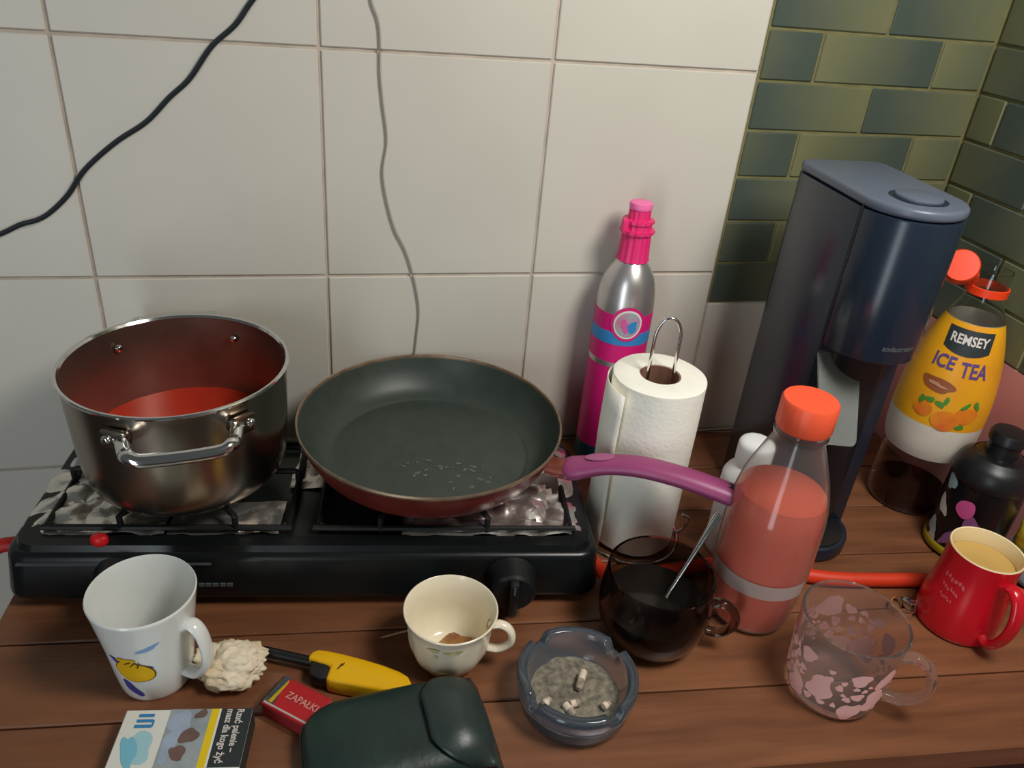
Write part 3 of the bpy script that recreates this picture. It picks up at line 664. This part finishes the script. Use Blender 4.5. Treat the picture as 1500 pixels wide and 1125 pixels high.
# ------------------------------------------------------------------ smoked glass mug, coffee, spoon
dl = (.5575, -.364); dm = thing('smoked_glass_mug', 'round dark smoked glass mug holding black coffee', 'mug', (*dl, 0))
op = sm([(.034, .0), (.041, .003), (.050, .014), (.0555, .032), (.0565, .05), (.055, .068), (.0532, .085)], 4)
ip = [(r-.0028, z) for r, z in op if z > .006]
mk('body', lathe([(0, .001)]+op+[(.052, .0862), (.0507, .085)]+[(r, z) for r, z in ip[::-1]]+[(.036, .0065), (0, .006)], 56), M_smoke, dm)
q = P(1083, 915, .042)-Vector((*dl, 0)); an = math.atan2(q.y, q.x); ro = math.hypot(q.x, q.y)
mk('handle', handle(an, hshape(.0545, .0535, ro-.005, (.064, .022)), .0052, (1.1, .9)), M_smoke, dm)
lq = [(r-.0033, z) for r, z in op if .008 < z < .047]
tag(mk('black_coffee', lathe([(0, .0075), (.034, .0078)]+lq+[(0, lq[-1][1])], 48), M_coffee, loc=(*dl, 0)), 'black coffee in the smoked glass mug', 'coffee')
tip = P(1054, 752, .125); a_ = Vector((.548, -.372, .012)); d_ = (tip-a_)
pts = [a_+d_*t for t in (0, .06, .12, .18, .24, .3, .5, .8, .97, 1.0)]
sp = thing('teaspoon', 'steel teaspoon standing in the smoked glass mug', 'spoon', (0, 0, 0))
mk('handle', tube(pts[4:], [.0028, .0024, .0024, .003, .0042, .0025], 10, flat=(.5, 1)), M_chrome, sp)
mk('bowl', tube(pts[:6], [.004, .009, .011, .0105, .007, .003], 12, flat=(.3, 1)), M_chrome, sp)

# ------------------------------------------------------------------ ashtray
al = (.4555, -.4335); at = thing('ashtray', 'round blue glass ashtray with four notches full of ash', 'ashtray', (*al, 0))
na = [math.atan2(*(lambda v: (v.y-al[1], v.x-al[0]))(P(x, y, .04))) for x, y in ((796, 938), (894, 952), (778, 1031), (908, 1051))]
def nw(r, z, a):
    if z > .033:
        dm_ = min(abs((a-b+PI) % (2*PI)-PI) for b in na)
        if dm_ < R(8): z = z-(.010 if dm_ < R(5.5) else .004)
    return (r*cos(a), r*sin(a), z)
mk('bowl', lathe([(0, 0), (.046, 0), (.050, .002), (.053, .012), (.0555, .028), (.056, .036), (.0555, .0395), (.054, .041), (.0485, .041), (.047, .0395), (.0455, .034), (.043, .018), (.040, .012), (.034, .010), (0, .010)], 120, warp=nw), M_aglass, at, smooth=50)
V, F = lathe([(0, 0)]+[(.0415*k/12, 0) for k in range(1, 13)], 44)
V = [(x, y, .0135+.003*noise.noise(Vector((x*80, y*80, 2)))+.002*noise.noise(Vector((x*260, y*260, 7)))+.003*max(0, .8-math.hypot(x, y)/.04)) for x, y, z in V]
o = mk('ash', (V, F), M_ash, loc=(*al, 0), smooth=60); tag(o, 'grey-brown cigarette ash filling the blue ashtray', 'ash', kind='stuff')
for k, (x0, y0, x1, y1, lab) in enumerate([(855, 984, 847, 1010, 'long pale cigarette butt lying in the middle of the ash'), (828, 1030, 842, 1046, 'stubbed butt pointing at the ashtray rim'), (836, 1030, 850, 1027, 'tiny crumpled butt touching the stubbed one'), (884, 1034, 893, 1027, 'short butt lying alone near an ashtray notch'), (797, 1030, 806, 1022, 'stained butt lying against the ashtray wall')]):
    a, b = P(x0, y0, .020), P(x1, y1, .020); zz = .0205 if k == 0 else .0185
    a.z = b.z = zz; n = (b-a).normalized()
    o = thing('cigarette_butt', lab, 'cigarette butt', (a.x, a.y, zz), 0., 'butts in the ashtray'); L = (b-a); r = .0036
    mk('filter', tube([L*0, L*.03, L*.5], [r*.9, r, r], 10), M_butt, o)
    mk('burnt_end', tube([L*.5, L*.9, L], [r, r*.95, r*.6], 10), mat('scorched_paper', (196, 178, 158), .9, rgb2=(120, 108, 96), scale=200), o)

# ------------------------------------------------------------------ glass mug with pink blotches
gl = (.7125, -.4575); gm = thing('glass_mug', 'clear glass mug printed with pink blotches', 'mug', (*gl, 0)); fa = facing(gl)
op = sm([(.034, .0), (.040, .003), (.0432, .012), (.0450, .03), (.0468, .06), (.0488, .0955)], 4)
ip = [(r-.0026, z) for r, z in op if z > .012]
mk('body', lathe([(0, .001)]+op+[(.0480, .0966), (.0466, .0955)]+ip[::-1]+[(.034, .0098), (0, .009)], 56), M_glass, gm)
q = P(1368, 1012, .05)-Vector((*gl, 0)); an = math.atan2(q.y, q.x); ro = math.hypot(q.x, q.y)
mk('handle', handle(an, hshape(.047, .0435, ro-.004, (.078, .020)), .0056, (1.2, .85), 12), M_glass, gm)
gr = rad_of(op); rs = random.Random(11); placed = []
for t_ in range(1600):
    if len(placed) > 84: break
    s = rs.choice([.0125, .0105, .0078, .005, .0034]) if t_ < 300 else rs.choice([.0036, .0026, .002])
    a = rs.uniform(0, 2*PI); z = rs.uniform(.019, .066)
    if abs((a-an+PI) % (2*PI)-PI) < .2: continue
    if all(math.hypot(((a-b+PI) % (2*PI)-PI)*.046, z-c) > s+d+.0006 for b, c, d in placed):
        placed.append((a, z, s))
        o = mk('pink_blotch', wrap(blob(0, 0, s*1.12, s, .24, 18, rs.uniform(0, 3), len(placed)), gr, a, z, .0003), M_pinkp, gm, smooth=60)

# ------------------------------------------------------------------ red mug
ml = (.907, -.398); rm = thing('red_mug', 'red glazed mug with cream inside and faint white lettering', 'mug', (*ml, 0)); fa = facing(ml)
op = sm([(.037, .0), (.0405, .003), (.0415, .012), (.0405, .035), (.0375, .06), (.0360, .08), (.0365, .102)], 4)
mk('body', lathe([(0, .001)]+op, 48), M_redc, rm)
mk('lining', lathe([(.0365, .102), (.0360, .1033), (.0346, .1028), (.0338, .098)]+[(r-.003, z) for r, z in op[::-1] if .01 < z < .098]+[(.034, .008), (0, .007)], 48), M_cream, rm)
an = R(-94); ro = .068
mk('handle', handle(an, hshape(.0355, .040, ro-.004, (.090, .014)), .0062, (1.2, .8), 12), M_redc, rm)
tag(mk('milky_tea', lathe([(0, .086), (.0325, .086), (.0327, .0855), (0, .0845)], 40), M_tea, loc=(*ml, 0)), 'milky tea inside the red mug', 'tea')
rr = rad_of(op)
for k, (uu, zz, w) in enumerate([(-.010, .072, .021), (-.012, .060, .017), (-.012, .049, .013)]):
    for s in range(6):
        mk('faint_lettering', wrap(blob(w*(s/5-.5), .0012*sin(s*2.1+k), w*.075, .0028-.0005*k, .35, 10, .3, s+k*7), rr, fa-.35+uu*4, zz, .0004, -.12), mat('washed_out_lettering', (206, 92, 98), .5), rm, smooth=0)

# ------------------------------------------------------------------ white mug with print
wl = (.0812, -.3435); wm = thing('white_mug', 'white conical mug with yellow and blue print before the hob', 'mug', (*wl, 0)); fa = facing(wl)
op = sm([(.027, .0), (.0305, .0025), (.0335, .02), (.0375, .055), (.0425, .09), (.0448, .1045)], 4)
mk('body', lathe([(0, .001)]+op+sm([(.0448, .1045), (.0442, .1056), (.0432, .1048), (.0405, .088), (.0352, .055), (.031, .02), (.028, .008), (0, .0065)], 4)[1:], 56), M_white, wm)
q = P(309, 955, .055)-Vector((*wl, 0)); an = math.atan2(q.y, q.x); ro = math.hypot(q.x, q.y)
mk('handle', handle(an, hshape(.0395, .0330, ro-.004, (.083, .018)), .0052, (1.35, .75), 12), M_white, wm)
wr_ = rad_of(op)
def wd(name, vf, m, u, z, off, t=0.): return mk(name, wrap(vf, wr_, fa+(u-.010)/.038, z+.003, off, t), m, wm, smooth=60)
wd('indigo_stroke', blob(0, 0, .018, .0042, .25, 20, -.35, 2), M_bprint, -.012, .052, .0004)
wd('indigo_stroke', blob(0, 0, .0045, .012, .2, 20, .5, 5), M_bprint, -.016, .018, .0004)
yb = wd('yellow_fruit', blob(0, 0, .0160, .0130, .07, 26, -.5, 4), M_yprint, -.009, .043, .0008)
mk('fruit_outline', wrap(blob(0, 0, .0170, .0140, .07, 26, -.5, 4), wr_, fa-.019/.038, .046, .0006), M_brown, yb, smooth=60)
wd('yellow_tuft', blob(0, 0, .009, .0032, .3, 18, -.2, 6), M_yprint, -.013, .058, .0009)
for k in range(3): wd('brown_stroke', blob(0, 0, .0042, .0008, .3, 10, .5+k*.4, k), M_brown, -.012+.004*k, .056-.0015*k, .0012)
wd('pale_blue_leaf', blob(0, 0, .009, .0028, .25, 18, .35, 8), M_lprint, .006, .073, .0004)

# ------------------------------------------------------------------ cream cup with coffee dregs
cl_ = (.3475, -.3665); cc = thing('coffee_cup', 'small cream porcelain cup with dried coffee at the bottom', 'cup', (*cl_, 0)); fa = facing(cl_)
op = sm([(.022, 0), (.0255, .002), (.0275, .006), (.0335, .015), (.0378, .028), (.0395, .044), (.0412, .058), (.0445, .0675)], 4)
def flute(r, z, a): k = r*(1+(.014*cos(a*12) if .006 < z < .055 else 0)*min(1, (z-.006)/.012)*min(1, max(0, (.055-z)/.012))); return (k*cos(a), k*sin(a), z)
mk('body', lathe([(0, .002), (.019, .002)]+op, 72, warp=flute), M_creamp, cc)
mk('lining', lathe(sm([(.0445, .0675), (.0440, .0686), (.0425, .0678), (.0390, .058), (.0372, .045), (.0354, .030), (.030, .016), (.022, .0085), (0, .007)], 4), 56), M_creamp, cc)
q = P(754, 938, .04)-Vector((*cl_, 0)); an = math.atan2(q.y, q.x); ro = math.hypot(q.x, q.y)
mk('handle', handle(an, hshape(.040, .036, ro-.003, (.058, .024)), .0042, (1.15, .85), 12), M_creamp, cc)
V, F = flat(blob(.004, .004, .018, .015, .2, 24, .3, 3), .0095); V = [(x, y, .0086+max(0, (math.hypot(x, y)-.012))*.55) for x, y, z in V]
mk('coffee_stain', (V, F), M_resid, cc)
ci = rad_of([(.0390, .058), (.0372, .045), (.0354, .030), (.030, .016)])
V, F = wrap(blob(0, 0, .0028, .0065, .25, 14, 0, 5), ci, an+.25, .046, -.0012); mk('coffee_stain', (V, F), M_resid, cc)
co = rad_of(op)
for k, (uu, zz, w) in enumerate([(-.012, .0545, .007), (.002, .0535, .0055), (-.006, .019, .008), (-.010, .0465, .002), (.008, .0545, .003)]):
    mk('gilt_remnant', wrap(blob(0, 0, w, .0022, .35, 14, 0, k), co, fa+uu/.036, zz, .0009), M_gold, cc, smooth=60)
ta_, tb_ = P(557, 933, .003), P(625, 915, .003); tp_ = mk('toothpick', tube([(0, 0, 0), (tb_-ta_)*.12, (tb_-ta_)*.88, (tb_-ta_)], [.0004, .0012, .0012, .0004], 8), M_toothp, loc=(ta_.x, ta_.y, .0016))
tag(tp_, 'pale wooden toothpick lying behind the cream cup', 'toothpick')

# ------------------------------------------------------------------ cotton wad
cw = P(333, 982, .012); bm = bmesh.new(); bmesh.ops.create_icosphere(bm, subdivisions=5, radius=1)
for v in bm.verts:
    p = v.co.copy(); n = 1+.32*noise.noise(p*1.6+Vector((3, 1, 0)))+.26*abs(noise.noise(p*3.4))+.10*noise.noise(p*8)+.04*noise.noise(p*19)
    v.co = Vector((p.x*.029*n, p.y*.022*n, max(-.0145, p.z*.0175*n)))
    v.co.z += .0145
cwo = mk('cotton_wad', bmvf(bm), M_cotton, loc=(cw.x+.003, cw.y+.004, 0), rz=-.2, smooth=80); tag(cwo, 'crumpled cream cotton wad next to the white mug', 'cotton wool')
tw = P(292, 1001, .004)-Vector((cw.x, cw.y, 0))
mk('loose_tuft', tube(cat_rom([(-.014, -.006, .007), (tw.x*.6, tw.y*.6+.002, .006), (tw.x, tw.y, .0045), (tw.x-.003, tw.y-.004, .003)], 4), [.005]*4+[.0045]*4+[.004]*4+[.0022], 9), M_cotton, cwo)

# ------------------------------------------------------------------ gas lighter
la, lb = P(450, 974, .010), P(604, 1006, .010); LA = math.atan2(lb.y-la.y, lb.x-la.x); LL = (lb-la).length; k = LL/.1
lg = thing('gas_lighter', 'yellow gas lighter with black nozzle tube beside the matchbox', 'lighter', (la.x, la.y, 0), LA)
pol = [(.0, .001), (.001, .009), (.006, .0128), (.014, .0138), (.03, .0136), (.05, .0124), (.07, .0102), (.086, .0072), (.095, .0035), (.0995, -.002), (.1, -.007), (.097, -.0115), (.091, -.0145), (.078, -.0162), (.06, -.0172), (.04, -.0176), (.026, -.0176), (.0245, -.015), (.0235, -.003), (.022, -.001)]
mk('body', prism([(x*k, y*k) for x, y in pol], .0005, .0195, .0032, 3), M_yel, lg)
mk('trigger', prism([(x*k, y*k) for x, y in ((.003, .002), (.0245, .002), (.0245, -.0145), (.018, -.0165), (.008, -.0135))], .004, .0165, .001), M_blackm, lg)
mk('nozzle_tube', tube([(.004, .004*k, .0105), (-.02, .0045, .0105), (-.046, .005, .0105)], .0048, 14), M_blackm, lg)
mk('nozzle_tip', tube([(-.0455, .005, .0105), (-.050, .005, .0105)], .0040, 12), M_chrome, lg)
mk('printed_mark', flat(join(*[([(x, y, 0) for x, y in b_[0]], b_[1]) for b_ in (blob(.032*k, -.002, .0012, .0045, .3, 12, -.3, 2), blob(.0345*k, .0015, .0028, .001, .3, 12, .3, 3))]) and blob(.033*k, -.001, .0013, .0045, .4, 14, -.35, 2), .0198), M_brown, lg, smooth=0)

# ------------------------------------------------------------------ matchbox in cellophane
ma, mb = P(404, 1030, .017), P(453, 1056, .017); MA = math.atan2(mb.y-ma.y, mb.x-ma.x)
mc = P(435, 1026, .017)
mx = thing('matchbox', 'red matchbox in torn cellophane under the lighter', 'matchbox', (mc.x, mc.y, 0), MA)
w, d, h = .0255, .0165, .0165
mk('sleeve', box(-w, w, -d, d, 0, h, .0006, 1), M_red, mx, smooth=0)
mk('tray', box(-w-.0012, w+.0012, -d+.0012, d-.0012, .0012, h-.0012), M_card, mx, smooth=0)
mk('striking_strip', box(-w+.001, w-.001, -d-.0003, -d+.001, .002, h-.003), M_redside, mx, smooth=0)
mk('white_border', flat(grid2(-w+.001, w-.001, -d+.0012, -d+.003, 2, 1), h+.0003), M_whitec, mx, smooth=0)
mk('lettering', flat(text2('ZAPAŁKI', .0098, .00015, .033), h+.0004, lambda x, y: (x+.005, y+.001)), mat('matchbox_lettering', (240, 190, 180), .5), mx, smooth=0)
mk('dark_end_print', flat(([(-w+.0005, -d+.003), (-w+.010, -d+.003), (-w+.006, d-.0005), (-w+.0005, d-.0005)], [(0, 1, 2, 3)]), h+.0003), mat('slate_print', (70, 90, 98), .5), mx, smooth=0)
mk('yellow_flame_print', flat(([(-w+.004, -d+.004), (-w+.008, -d+.004), (-w+.0075, d-.006), (-w+.0055, d-.002)], [(0, 1, 2, 3)]), h+.0005), M_ybar, mx, smooth=0)
V = []; F = []; n = 10
for j in range(n+1):
    for i in range(n+1):
        x, y = (i/n*2-1), (j/n*2-1); V.append((x*(w+.006)-.002, y*(d+.005), .0006+(h+.0022)*(max(0, (1-abs(x)**7)*(1-abs(y)**7)))**.5+.0012*noise.noise(Vector((x*4, y*4, 3)))))
for j in range(n):
    for i in range(n): a = j*(n+1)+i; F.append((a, a+1, a+n+2, a+n+1))
V = [(x, y, max(z, .0004)) for x, y, z in V]
mk('cellophane', (V, F), mat('thin_film', (245, 240, 240), .12, trans=1., ior=1.02), mx, smooth=25)

# ------------------------------------------------------------------ cigarette pack
ga, gb = P(186, 1040, .022), P(371, 1037, .022); GA = math.atan2(gb.y-ga.y, gb.x-ga.x); GLn = (gb-ga).length
gp = thing('cigarette_pack', 'white cigarette pack with yellow stripe and black warning panel', 'cigarette pack', (ga.x, ga.y, 0), GA)
D = .056; gh = .022
mk('box', box(0, GLn, -D, 0, 0, gh, .0008, 1), M_whitec, gp, smooth=0)
def rect(name, x0, x1, m, z, y0=-D+.0004, y1=-.0004, par=None): return mk(name, flat(([(x0*GLn, y0), (x1*GLn, y0), (x1*GLn, y1), (x0*GLn, y1)], [(0, 1, 2, 3)]), z), m, par or gp, smooth=0)
pp = rect('warning_picture', .352, .675, M_grey, gh+.0003)
def pb(cx, cy, rx, ry, m, rot=0., s=0, z=.0006, wob=.2): mk('printed_shape', flat(blob(cx*GLn, -cy*D, rx*GLn, ry*D, wob, 22, rot, s), gh+z), m, pp, smooth=0)
pb(.455, .25, .085, .22, M_photo, .3, 1, .0005); pb(.42, .62, .055, .30, M_photo, -.1, 2, .00055); pb(.55, .47, .072, .13, M_skin, .3, 3, .0006); pb(.50, .75, .055, .14, M_skin, .5, 4, .00065); pb(.60, .10, .06, .06, M_skin, .6, 6, .0006)
rect('yellow_stripe', .675, .735, M_ybar, gh+.0003); rect('white_stripe', .735, .752, M_whitec, gh+.0003)
mk('warning_side', box(GLn-.0006, GLn+.0002, -D+.0006, -.0006, .0008, gh-.0006), M_char, gp, smooth=0)
wp = rect('warning_panel', .752, .999, M_char, gh+.0003)
for s, cx, wd_ in (('Rzuć palenie –', .905, .041), ('masz dla kogo żyć', .825, .051)):
    V, F = text2(s, .0082, .00022, wd_)
    y00 = -.0012-wd_/2
    mk('warning_lettering', flat((V, F), gh+.0006, lambda x, y: (cx*GLn+y, y00-x)), M_letter, wp, smooth=0)
for j in range(3):
    mk('logo_bar', flat(grid2(.115*GLn-.0005*j, .235*GLn, -.0075-j*.0052, -.0046-j*.0052, 6, 1), gh+.0004), M_lblue, gp, smooth=0)
mk('logo_bar', flat(([(.235*GLn, -.0098), (.25*GLn, -.0112), (.25*GLn, -.0168), (.235*GLn, -.0180)], [(0, 1, 2, 3)]), gh+.0004), M_lblue, gp, smooth=0)
mk('aqua_swirl', flat(blob(.20*GLn, -.036, .010, .015, .2, 24, .4, 2), gh+.0003), M_aqua, gp, smooth=0)
mk('aqua_swirl', flat(blob(.13*GLn, -.040, .0055, .017, .25, 24, .3, 4), gh+.0005), M_aqua2, gp, smooth=0)

# ------------------------------------------------------------------ dark green glasses case
k0 = P(583, 1062, .03); KA = R(5)
ec = thing('glasses_case', 'soft dark green glasses case with a rounded flap', 'glasses case', (k0.x, k0.y-.004, 0), KA)
def puff(L, Wd, Hh, nx=36, ny=18, e=2.6, bend=0.):
    V = []; F = []
    for s in (1, -1):
        for j in range(ny+1):
            for i in range(nx+1):
                x, y = -cos(PI*i/nx), -cos(PI*j/ny)
                # squircle mapping
                t = max(abs(x), abs(y), 1e-9); l = math.hypot(x, y) or 1e-9; ex = t/((abs(x/l)**4.0+abs(y/l)**4.0)**.25) / l*1.0
                X, Y = x*ex, y*ex
                q = max(0, 1-(abs(X)**4+abs(Y)**4))**.42
                V.append((X*L, Y*Wd, Hh*.42+(Hh*.58*q*(1+.07*noise.noise(Vector((X*2, Y*2, 1)))) if s > 0 else -Hh*.42*min(1, q*1.8))))
    m = (nx+1)*(ny+1)
    for s in (0, 1):
        for j in range(ny):
            for i in range(nx): a = s*m+j*(nx+1)+i; F.append((a, a+1, a+nx+2, a+nx+1))
    return V, F
bodyvf = puff(.079, .048, .036)
mk('pouch', bodyvf, M_case, ec, smooth=80)
def hull(X, Y): q = max(0, 1-(abs(X/.079)**4+abs(Y/.048)**4))**.42; return .036*(.42+.58*q)
V = []; F = []; nx, ny = 16, 20
for j in range(ny+1):
    for i in range(nx+1):
        tt = i/nx; s = j/ny*2-1
        x = .083-.060*tt; half = .046*math.sqrt(max(0, 1-(max(0, (tt-.45))/.62)**2.2)); y = s*half*(.985 if tt > .1 else .95)
        z = (hull(min(abs(x), .0785), y)+.0042+.0075*max(0, 1-((tt-.55)/.45)**2)*max(0, 1-s*s)) if tt > .12 else (hull(.076, y)+.003)*(.25+.75*tt/.12)
        V.append((x, y, z))
for j in range(ny):
    for i in range(nx): a = j*(nx+1)+i; F.append((a, a+1, a+nx+2, a+nx+1))
fl_ = mk('flap', (V, F), M_caseflap, ec, smooth=80); sd = fl_.modifiers.new('thickness', 'SOLIDIFY'); sd.thickness = .003; sd.offset = -1
mk('seam_piping', tube(cat_rom([(v[0]*1.005, v[1]*1.005, .0155) for v in [(.079*math.copysign(abs(cos(t))**.5, cos(t)), .048*math.copysign(abs(sin(t))**.5, sin(t))) for t in [2*PI*k/40 for k in range(40)]]], 2, True), .0014, 6, closed=True), M_case, ec)
